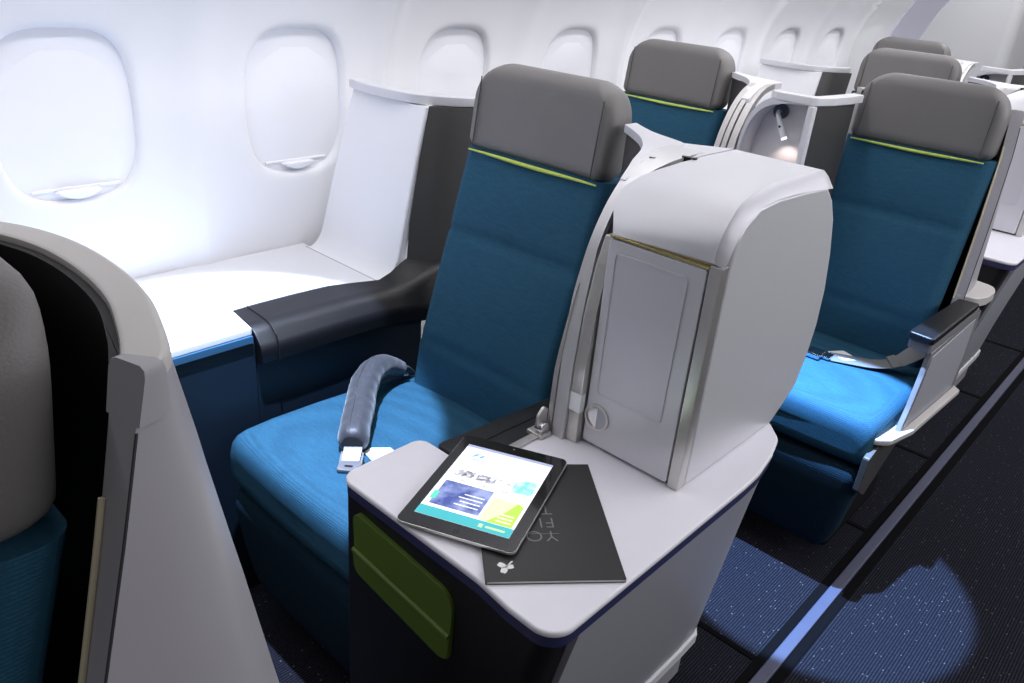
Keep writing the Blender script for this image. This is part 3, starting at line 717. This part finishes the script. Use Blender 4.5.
# ------------------------------------------------------------------ divider console between the two seats of a double row
def divider(label):
    r = thing('divider_console', label, 'console', (.75, 2.25, 0), 'divider consoles with reading lamp')
    DX, DY = -.380, 1.09
    def strip(x0, x1, off, y_end):
        pr = smooth_path([(0, y, z) for y, z in rail_profile(off)], 5); pr = [p for p in pr if p[1] <= y_end]
        secs = []
        for i, (_, y, z) in enumerate(pr):
            a, b = pr[max(i - 1, 0)], pr[min(i + 1, len(pr) - 1)]; t = Vector((0, b[1] - a[1], b[2] - a[2])).normalized(); nn = Vector((0, t.z, -t.y)) * .016
            secs.append([(x0 + DX, y + DY, z), (x1 + DX, y + DY, z), (x1 + DX, y + nn.y + DY, z + nn.z), (x0 + DX, y + nn.y + DY, z + nn.z)])
        return loft(secs)
    for x0, x1, off in ((1.018, 1.034, 0), (1.036, 1.050, .004), (1.053, 1.072, .010)):
        build('trim_rail', strip(x0, x1, off, 1.155), M['alu'], r)
    build('rail_backing', strip(1.022, 1.070, .014, 1.15), M['dark_gap'], r)
    pl = smooth_path([(1.034, 1.018, 0), (1.026, 1.055, 0), (1.010, 1.095, 0), (.985, 1.132, 0), (.955, 1.165, 0), (.915, 1.200, 0), (.882, 1.226, 0)], 6)
    zt = lambda y: interp([(1.0, 1.06), (1.018, 1.081), (1.056, 1.106), (1.10, 1.1185), (1.16, 1.121), (2, 1.121)], y)
    edge2 = smooth_path([(1.0578, 1.018, 0), (1.059, 1.055, 0), (1.062, 1.10, 0), (1.077, 1.155, 0), (1.05, 1.184, 0), (.95, 1.217, 0), (.882, 1.262, 0)], 6)
    secs = []
    for p, q in zip(pl, edge2):
        mids = [Vector(p).lerp(Vector(q), k / 5) for k in range(6)]
        secs.append([(m_.x + DX, m_.y + DY, zt(m_.y) + .001) for m_ in mids] + [(m_.x + DX, m_.y + DY, zt(m_.y) - .014) for m_ in mids[::-1]])
    build('top_plate', loft(secs), M['edge'], r, ang=40)
    secs = []
    for z in (.58, .8, 1.0, 1.105):
        ins = [(x + .004 + DX, y + .003 + DY, min(z, zt(y) - .012)) for x, y, _ in pl]
        if z < 1.09: ins = [(1.036 + DX, (.93 if z < .95 else .965) + DY, z)] + ins
        else: ins = [(1.036 + DX, 1.0 + DY, 1.045)] + ins
        secs.append(ins)
    V, F = loft(secs, closed=False); nV = len(V)
    build('wing_lining', (V + [(x + .02, y + .015, z) for x, y, z in V], F + [tuple(i + nV for i in f[::-1]) for f in F]), M['dark_leather'], r, ang=60)
    # framed nook: arched surround, back, floor
    outer = [(.6945, .62), (.6945, .93), (.6995, 1.00), (.716, 1.055), (.748, 1.094), (.80, 1.114), (.85, 1.120), (.884, 1.120), (.884, .62)]
    inner = [(.703, .62), (.703, .93), (.708, .995), (.724, 1.045), (.754, 1.078), (.803, 1.094), (.85, 1.0985), (.876, 1.0985), (.876, .62)]
    so = [(p[0], p[1]) for p in smooth_path([(a, b, 0) for a, b in outer[:7]], 4)] + outer[7:]
    si = [(p[0], p[1]) for p in smooth_path([(a, b, 0) for a, b in inner[:7]], 4)] + inner[7:]
    V = []; F = []; n = len(so)
    for yy in (2.055, 2.075):
        V += [(x, yy, z) for x, z in so] + [(x, yy, z) for x, z in si]
    for i in range(n - 1):
        F.append((i, i + 1, n + i + 1, n + i)); F.append((2 * n + i, 2 * n + i + 1, 3 * n + i + 1, 3 * n + i))
        F.append((i, i + 1, 2 * n + i + 1, 2 * n + i)); F.append((n + i, n + i + 1, 3 * n + i + 1, 3 * n + i))
    build('nook_frame', (V, F), M['silver'], r, ang=40)
    V = [(x, 2.072, z) for x, z in si] + [(x, 2.130, z) for x, z in si]
    F = [(i, i + 1, n + i + 1, n + i) for i in range(n - 1)] + [tuple(range(n, 2 * n))]
    build('nook_back', (V, F), M['warm'], r, ang=40, wn=False)
    build('nook_post', box(.872, .888, 2.045, 2.070, .62, 1.099, .002), M['edge'], r)
    build('nook_counter', box(.60, .880, 1.80, 2.16, .645, .664, .004), M['table'], r)
    build('base', box(.64, .815, 1.75, 2.55, 0, .644, .01), M['black'], r)
    # charcoal wing beside the aisle headrest with a cap running along it
    build('upholstered_wing', loft([[(.889, 2.070, z), (.903, 2.13, z), (.910, 2.17 + d * .5, z), (.910, 2.215 + d, z), (.87, 2.215 + d, z), (.870, 2.072, z)] for z, d in ((.62, 0), (.80, .0), (.84, .045), (1.099, .045))]), M['dark_leather'], r)
    cap = round_poly([(.775, 2.053), (.886, 2.050), (.908, 2.12), (.918, 2.20), (.919, 2.29), (.885, 2.29), (.880, 2.20), (.868, 2.085), (.74, 2.085)], [.03, .02, .06, .06, .004, .004, .06, .02, .01], 5)
    build('top_cap', prism(cap, 'z', 1.1005, 1.1215, .003, 2), M['edge'], r)
    # adjustable reading lamp
    lp = build('lamp_disc', disc((.768, 2.130, 1.064), .021, 'y', .008), M['nookdisc'], r, label='dark round lamp mount')
    build('lamp_arm', tube([(.768, 2.122, 1.064), (.769, 2.108, 1.066), (.772, 2.100, 1.060), (.784, 2.097, 1.040), (.798, 2.095, 1.016), (.806, 2.094, 1.003)], .007, 14, rs=[.004, .0045, .006, .008, .0085, .0085]), M['white'], lp)
    build('lamp_button', disc((.790, 2.0885, 1.030), .0035, 'y', .002, 14), M['black'], lp)
    build('lamp_tip', tube([(.8062, 2.094, 1.0028), (.8085, 2.0938, .999)], .0075, 12), M['lampglow'], lp)
    return r
div1 = divider('divider console with small silver reading lamp in its open nook, left of aisle seat')
dup(div1, (-.01, 2.06, 0), 'farthest divider console, its rails and dark nook showing beside the rear headrests')

# ------------------------------------------------------------------ curved shell round the aisle seats
def shell(label):
    r = thing('seat_shell', label, 'seat shell', (1.2, .2, 0), 'seat shells')
    LV = {
        1.135: [(.875, .125), (.90, .150), (.945, .185), (.985, .208), (1.04, .2225), (1.105, .226), (1.17, .220), (1.225, .205), (1.256, .194), (1.271, .187), (1.279, .179), (1.283, .168)],
        1.03: [(.875, .13), (.90, .16), (.945, .198), (.985, .224), (1.04, .240), (1.105, .245), (1.17, .240), (1.230, .222), (1.264, .206), (1.280, .192), (1.291, .170), (1.297, .137)],
        .85: [(.875, .14), (.90, .18), (.945, .222), (.985, .25), (1.04, .27), (1.105, .278), (1.17, .274), (1.236, .244), (1.274, .224), (1.293, .200), (1.305, .155), (1.310, .085)],
        .64: [(.875, .15), (.90, .20), (.945, .25), (.985, .28), (1.04, .305), (1.105, .315), (1.17, .31), (1.244, .275), (1.285, .252), (1.304, .215), (1.315, .135), (1.318, .040)],
        .36: [(.875, .16), (.90, .22), (.945, .28), (.985, .32), (1.04, .345), (1.105, .355), (1.17, .35), (1.250, .310), (1.294, .285), (1.310, .235), (1.320, .12), (1.322, -.02)],
    }
    zs = sorted(LV, reverse=True); TH = .026
    def sec(z, extra=0., th=TH):
        for a, b in zip(zs, zs[1:]):
            if z >= b - 1e-9: break
        t = (a - z) / (a - b); P = [Vector((lerp(p[0], q[0], t), lerp(p[1], q[1], t), 0)) for p, q in zip(LV[a], LV[b])]
        P = [Vector(p) for p in smooth_path(P, 4)]
        o, i = [], []
        for k, p in enumerate(P):
            tg = (P[min(k + 1, len(P) - 1)] - P[max(k - 1, 0)]).normalized(); nn = Vector((-tg.y, tg.x, 0))
            o.append(p + nn * extra); i.append(p - nn * th)
        return o, i
    def solid(z1, z0, steps, extra=0., th=TH, k0=0, k1=None, bev=0):
        secs = []
        for s in range(steps + 1):
            z = lerp(z1, z0, s / steps); o, i = sec(z, extra, th)
            o, i = o[k0:k1], i[k0:k1]
            secs.append([(p.x, p.y, z) for p in o] + [(p.x, p.y, z) for p in i[::-1]])
        return loft(secs)
    build('outer_panel', solid(1.123, .36, 24), M['greypl'], r, ang=50)
    # rim on top with rolled edges
    secs = []
    for z, e, th in ((1.1235, .0, .026), (1.1235, .0015, .0275), (1.129, .0015, .0275), (1.133, .000, .026), (1.1345, -.003, .023)):
        o, i = sec(min(z, 1.1349), e, th); secs.append([(p.x, p.y, z) for p in o[:-5]] + [(p.x, p.y, z) for p in i[:-5][::-1]])
    build('rim', loft(secs), M['beige'], r, ang=40)
    secs = []
    for z, e, th in ((1.099, .001, .027), (1.099, .003, .029), (1.128, .003, .029), (1.1325, .0015, .0275), (1.1345, -.003, .023)):
        o, i = sec(min(z, 1.1349), e, th); secs.append([(p.x, p.y, z) for p in o[-6:]] + [(p.x, p.y, z) for p in i[-6:][::-1]])
    build('corner_cap', loft(secs), M['greypl'], r, ang=40)
    # black lining inside
    secs = []
    for s in range(16):
        z = lerp(1.128, .42, s / 15); o, i = sec(z, -TH - .0006, TH + .008)
        o, i = o[:-2], i[:-2]
        secs.append([(p.x, p.y, z) for p in o] + [(p.x, p.y, z) for p in i[::-1]])
    build('lining', loft(secs), M['lining'], r, ang=50)
    # cream trim down the front edge, and the seam beside it
    pin, pout = [], []
    for s in range(19):
        z = lerp(1.095, .66, s / 18); o, i = sec(z)
        pin.append((i[-1].x + .002, i[-1].y - .001, z)); pout.append((o[-1].x + .0004, o[-1].y + .0005, z))
    build('edge_trim', tube(pin[2:], .0024, 8), M['cream'], r, label='thin cream trim line')
    build('panel_seam', tube(pout, .0011, 6), M['dark_gap'], r)
    # armrest on the aisle side with black pad, grey end panel and skirt
    Y = -2.22
    pad = round_poly([(1.292, 1.912 + Y), (1.352, 1.906 + Y), (1.357, 2.268 + Y), (1.305, 2.262 + Y)], [.008, .01, .005, .005], 4)
    build('armrest_body', prism(round_poly([(1.296, 1.918 + Y), (1.350, 1.913 + Y), (1.356, 2.30 + Y), (1.305, 2.29 + Y)], .008, 4), 'z', .622, .6445, .003, 2), M['arm_grey'], r)
    build('armrest_pad', prism(pad, 'z', .645, .664, .005, 3), M['black_leather'], r)
    side = round_poly([(1.925 + Y, .622), (1.918 + Y, .56), (1.895 + Y, .48), (1.865 + Y, .425), (2.34 + Y, .385), (2.36 + Y, .50), (2.35 + Y, .622)], [0, .1, .1, .004, .004, .05, 0], 5)
    build('armrest_panel', prism(side, 'x', 1.340, 1.353, .003, 2), M['arm_grey'], r)
    ins = round_poly([(1.935 + Y, .61), (1.928 + Y, .56), (1.908 + Y, .49), (1.882 + Y, .437), (2.29 + Y, .402), (2.31 + Y, .50), (2.30 + Y, .61)], [0, .1, .1, .004, .004, .05, 0], 5)
    build('armrest_inset', prism(ins, 'x', 1.3528, 1.355, .001, 2), M['panel_grey'], r)
    bul = round_poly([(1.298, 2.265 + Y), (1.345, 2.27 + Y), (1.362, 2.32 + Y), (1.364, 2.38 + Y), (1.350, 2.43 + Y), (1.30, 2.44 + Y)], [.002, .02, .04, .04, .04, 0], 5)
    build('shoulder', prism(bul, 'z', .648, .672, .006, 3), M['beige'], r)
    sk = round_poly([(1.300, 1.775 + Y), (1.330, 1.765 + Y), (1.356, 1.80 + Y), (1.372, 1.92 + Y), (1.372, 2.34 + Y), (1.30, 2.42 + Y)], [.01, .02, .03, .05, .01, 0], 5)
    v, f = prism(sk, 'z', 0, .016, .004, 2)
    build('skirt_rail', ([(x, y, z + .420 - .09 * (y - 1.79 - Y)) for x, y, z in v], f), M['beige'], r)
    v, f = prism(round_poly([(1.735 + Y, .40), (1.73 + Y, .31), (1.785 + Y, .275), (1.94 + Y, .350), (2.38 + Y, .330), (2.38 + Y, .366), (1.80 + Y, .418)], .008, 3), 'x', 1.322, 1.338, .003, 2)
    build('seat_side', (v, f), M['dark_leather'], r)
    return r
sh1 = shell('curved pale grey seat shell filling the near left, black inside')
dup(sh1, (0, 2.22, 0), 'aisle seat shell edge with black armrest pad and grey end panel, along the carpeted aisle')

# ------------------------------------------------------------------ tablet and brochure on the tabletop
def place(vf, o, ux, uy, uz=None):
    ux, uy = Vector(ux).normalized(), Vector(uy).normalized(); uz = ux.cross(uy).normalized(); o = Vector(o)
    return [tuple(o + ux * p[0] + uy * p[1] + uz * p[2]) for p in vf[0]], vf[1]

bo = Vector((1.2145, .5715, .6645)); bx = Vector((.652, .758, 0)).normalized(); by = Vector((-.758, .652, 0)).normalized()
BW, BL = .182, .256
br = thing('brochure', 'black brochure with silver clover mark, half under the tablet', 'brochure', tuple(bo))
build('pages', place(prism([(.002, .001), (BW - .001, .001), (BW - .001, BL - .001), (.002, BL - .001)], 'z', .0006, .0042), bo, bx, by), M['paper'], br)
build('back_cover', place(prism([(0, 0), (BW, 0), (BW, BL), (0, BL)], 'z', .0, .0006), bo, bx, by), M['book'], br)
v, f = [], []
fc = build('front_cover', place(prism(round_poly([(0, 0), (BW, 0), (BW, BL), (0, BL)], .001, 2), 'z', .0043, .0051), bo, bx, by), M['book'], br)
# printed lettering, read from the seat (upside down from here), and the clover mark
def text_mesh(s, size):
    cu = bpy.data.curves.new('t', 'FONT'); cu.body = s; cu.size = size; cu.extrude = .00012; cu.space_character = 1.12; cu.offset = -.0005
    o = bpy.data.objects.new('t', cu); COL.objects.link(o); bpy.context.view_layer.update()
    me = bpy.data.meshes.new_from_object(o.evaluated_get(bpy.context.evaluated_depsgraph_get()))
    vf = ([tuple(q.co) for q in me.vertices], [tuple(p.vertices) for p in me.polygons])
    bpy.data.objects.remove(o); bpy.data.curves.remove(cu); bpy.data.meshes.remove(me); return vf
tx, ty = -bx, -by
to = Vector((1.2135, .7130, .6698))
lines = []
for k, s in enumerate(('YO', 'FI', 'T')):
    v, f = text_mesh(s, .031)
    lines.append(place((v, f), to + by * (.0285 * k + .003), tx, ty))
ul = place(prism([(-.002, 0), (.046, 0), (.046, .0006), (-.002, .0006)], 'z', -.0001, .0001), to + by * -.002, tx, ty)
build('printed_lettering', merge(*lines, ul), mat('print_grey', (.20, .20, .20), .4, noise=(50, .03)), fc, wn=False)
def leaf(c, ang, s):
    pts = []
    for k in range(28):
        a = 2 * PI * k / 28; rr = s * (1 - .28 * math.cos(a) ** 20 * 1) * (1 + .15 * math.cos(2 * a))
        pts.append((rr * math.cos(a) * .95 + s * .95, rr * math.sin(a) * .8))
    ca, sa = math.cos(ang), math.sin(ang)
    return prism([(c[0] + x * ca - y * sa, c[1] + x * sa + y * ca) for x, y in pts], 'z', 0, .0002)
lc = bo + bx * .028 + by * .026 + Vector((0, 0, .0051))
logo = merge(leaf((0, 0), 2.5, .0062), leaf((0, 0), 4.3, .0064), leaf((0, 0), .1, .0058), prism([(.000, .001), (.0012, .0), (.0105, .0100), (.009, .0115)], 'z', 0, .0002))
build('clover_mark', place(logo, lc, bx, by), M['foil'], fc, wn=False)

# tablet: long axis ly, width lx, its near corner tipped down to the table
tc = Vector((1.0835, .7065, .6735)); ly = Vector((-.376, .927, 0)).normalized(); lx = Vector((ly.y, -ly.x, .030)).normalized()
TW, TL = .176, .2415
tb = thing('tablet', 'black tablet with lit web page, lying askew across brochure and tabletop', 'tablet', tuple(tc))
def rr(w, h, r): return round_poly([(-w / 2, -h / 2), (w / 2, -h / 2), (w / 2, h / 2), (-w / 2, h / 2)], r, 6)
build('back_case', place(prism(rr(TW, TL, .011), 'z', -.0028, .0018, .0012, 2), tc, lx, ly), M['alu'], tb)
bz = build('bezel', place(prism(rr(TW - .0022, TL - .0022, .010), 'z', .0010, .0027, .0006, 2), tc, lx, ly), M['glass_black'], tb)
build('home_button', place(disc((0, -TL / 2 + .0105, .0026), .0048, 'z', .0003), tc, lx, ly), M['black'], tb)
build('camera_dot', place(disc((0, TL / 2 - .0095, .0026), .0016, 'z', .0003, 12), tc, lx, ly), M['greypl'], tb)
SW, SL = .141, .190
scr = build('screen', place(prism([(-SW / 2, -SL / 2), (SW / 2, -SL / 2), (SW / 2, SL / 2), (-SW / 2, SL / 2)], 'z', .0026, .0030), tc, lx, ly), mat('screen_white', (.9, .91, .94), .3, emit=.62), tb, wn=False)
def page(x0, x1, y0, y1, col, lay=1, e=.85, pts=None):
    p = pts or [(x0, y0), (x1, y0), (x1, y1), (x0, y1)]
    p = [(-SW / 2 + a * SW, -SL / 2 + b * SL) for a, b in p]
    return place(prism(p, 'z', .0030, .0030 + .00012 * lay), tc, lx, ly)
def picture_mat(name, c0, c1, scale):
    m = mat(name, c0, .3); nt = m.node_tree; b = nt.nodes['Principled BSDF']
    t = nt.nodes.new('ShaderNodeTexCoord'); n = nt.nodes.new('ShaderNodeTexNoise'); n.inputs['Scale'].default_value = scale; n.inputs['Detail'].default_value = 5
    cr = nt.nodes.new('ShaderNodeValToRGB'); cr.color_ramp.elements[0].position = .38; cr.color_ramp.elements[1].position = .62
    cr.color_ramp.elements[0].color = (*c0, 1); cr.color_ramp.elements[1].color = (*c1, 1)
    nt.links.new(t.outputs['Object'], n.inputs['Vector']); nt.links.new(n.outputs['Fac'], cr.inputs[0]); nt.links.new(cr.outputs[0], b.inputs['Emission Color']); nt.links.new(cr.outputs[0], b.inputs['Base Color']); b.inputs['Emission Strength'].default_value = .6
    return m
def pg(name, m, *a, **k): build(name, page(*a, **k), m, scr, wn=False)
E1 = lambda n, c, e=.6: mat(n, c, .3, emit=e)
pg('status_bar', E1('screen_status', (.35, .38, .55)), 0, 1, .965, 1, None)
pg('header_image', picture_mat('screen_sky', (.72, .76, .86), (.9, .91, .93), 18), 0, 1, .70, .965, None)
lg = [page(0, 0, 0, 0, None, 2, pts=[(.12, .83), (.17, .85), (.21, .90), (.155, .885)]), page(0, 0, 0, 0, None, 2, pts=[(.20, .83), (.25, .85), (.26, .90), (.22, .87)]), page(.15, .24, .80, .81, None, 2), page(.27, .29, .78, .79, None, 2)]
build('page_logo', merge(*lg), E1('screen_logo', (.18, .42, .72)), scr, wn=False)
pg('thumbnail', picture_mat('screen_photo', (.05, .06, .10), (.75, .77, .80), 120), .09, .30, .545, .635, None)
pg('thumbnail', picture_mat('screen_photo_b', (.05, .06, .12), (.70, .70, .75), 140), .33, .54, .545, .635, None)
pg('thumbnail', picture_mat('screen_photo_c', (.45, .47, .45), (.9, .9, .9), 150), .57, .72, .545, .635, None)
pg('thumbnail', picture_mat('screen_photo_d', (.20, .62, .60), (.62, .82, .80), 70), .74, .97, .52, .70, None)
build('caption', merge(*[page(a, a + .1, .49, .505, None) for a in (.16, .42, .66)]), E1('screen_caption', (.8, .45, .40)), scr, wn=False)
pg('banner', picture_mat('screen_banner', (.05, .08, .30), (.30, .36, .62), 34), .06, .60, .14, .46, None)
build('banner_text', merge(*[page(.30 + .04 * (k % 2), .56, .20 + .045 * k, .212 + .045 * k, None, 2) for k in range(4)]), E1('screen_banner_text', (.85, .86, .92)), scr, wn=False)
pg('banner_badge', E1('screen_badge', (.10, .62, .45)), .03, .09, .20, .30, None, lay=2)
pg('offer_panel', E1('screen_offer', (.80, .88, .45)), .63, .97, .11, .40, None)
pg('offer_graphic', E1('screen_offer_graphic', (.42, .70, .08)), 0, 0, 0, 0, None, lay=2, pts=[(.70, .11), (.97, .11), (.97, .36), (.90, .40), (.82, .25)])
build('offer_text', merge(*[page(.78, .94, .14 + .04 * k, .155 + .04 * k, None, 3) for k in range(3)]), E1('screen_offer_text', (.85, .92, .6)), scr, wn=False)
pg('footer_bar', E1('screen_footer', (.05, .42, .46)), 0, 1, 0, .105, None)
build('footer_text', merge(page(.66, .70, .03, .07, None, 2), page(.73, .93, .04, .06, None, 2)), E1('screen_footer_text', (.55, .8, .35)), scr, wn=False)

# ------------------------------------------------------------------ camera
yaw, pit, rol, F = 7.13505467e-01, 4.46480767e-01, -8.75605566e-02, 789.45
sn, cs = math.sin, math.cos
fw = Vector((-sn(yaw) * cs(pit), cs(yaw) * cs(pit), -sn(pit))); rt = Vector((cs(yaw), sn(yaw), 0)); dn = fw.cross(rt)
rt2 = rt * cs(rol) + dn * sn(rol); dn2 = dn * cs(rol) - rt * sn(rol)
cam = bpy.data.cameras.new('camera'); co = bpy.data.objects.new('camera', cam); COL.objects.link(co)
cam.sensor_fit = 'HORIZONTAL'; cam.sensor_width = 36; cam.lens = F / 1024 * 36; cam.clip_start = .02
R = Matrix((rt2, -dn2, -fw)).transposed().to_4x4(); R.translation = Vector((1.718, 0, 1.37)); co.matrix_world = R
S.camera = co

# ------------------------------------------------------------------ light
def area(name, loc, aim, sx, sy, e, col=(1, 1, 1)):
    l = bpy.data.lights.new(name, 'AREA'); l.shape = 'RECTANGLE'; l.size = sx; l.size_y = sy; l.energy = e; l.color = col
    o = bpy.data.objects.new(name, l); COL.objects.link(o); o.location = loc
    d = (Vector(aim) - Vector(loc)).normalized(); z = -d; y = Vector((0, 1, 0)); x = y.cross(z).normalized(); y = z.cross(x)
    m = Matrix((x, y, z)).transposed().to_4x4(); m.translation = Vector(loc); o.matrix_world = m
    return o
def spot(name, loc, aim, ang, e, col, blend=.15, r=.012):
    l = bpy.data.lights.new(name, 'SPOT'); l.energy = e; l.color = col; l.spot_size = math.radians(ang); l.spot_blend = blend; l.shadow_soft_size = r
    o = bpy.data.objects.new(name, l); COL.objects.link(o); o.location = loc; o.rotation_euler = (Vector(aim) - Vector(loc)).to_track_quat('-Z', 'Y').to_euler(); return o
area('ceiling_wash_light', (1.75, 3.2, 2.2), (1.60, 3.2, 0), .5, 4.6, 20, (.965, .965, 1))
area('sidewall_wash_light', (.62, 2.4, 1.95), (.0, 2.4, 1.0), .10, 7.0, 31, (.985, .975, 1))
area('aisle_fill_light', (3.0, 2.5, 1.85), (1.2, 2.0, .75), .35, 4.2, 32, (.96, .96, 1))  # added fill from the aisle side to brighten the console sides
BL_ = (.56, .71, 1.)
spot('reading_light', (.70, .62, 2.0), (.45, .66, .664), 32.5, 290, BL_)
spot('reading_light', (1.05, 1.65, 2.0), (1.27, 1.79, 0), 22, 720, (.34, .57, 1.))
l = bpy.data.lights.new('nook_lamp', 'SPOT'); l.energy = .22; l.color = (1, .80, .72); l.spot_size = math.radians(110); l.spot_blend = .6; l.shadow_soft_size = .006
lo_ = bpy.data.objects.new('nook_lamp', l); COL.objects.link(lo_); lo_.location = (.810, 2.0925, .994); lo_.rotation_euler = Vector((.1, .25, -1)).to_track_quat('-Z', 'Y').to_euler()
w = bpy.data.worlds.new('world'); S.world = w; w.use_nodes = True
w.node_tree.nodes['Background'].inputs[0].default_value = (.95, .96, 1, 1); w.node_tree.nodes['Background'].inputs[1].default_value = .10
S.view_settings.view_transform = 'Standard'; S.view_settings.look = 'None'; S.view_settings.exposure = .32; S.view_settings.gamma = 1; S.view_settings.use_curve_mapping = False
for o in list(bpy.data.objects):
    if '_b' in o: del o['_b']
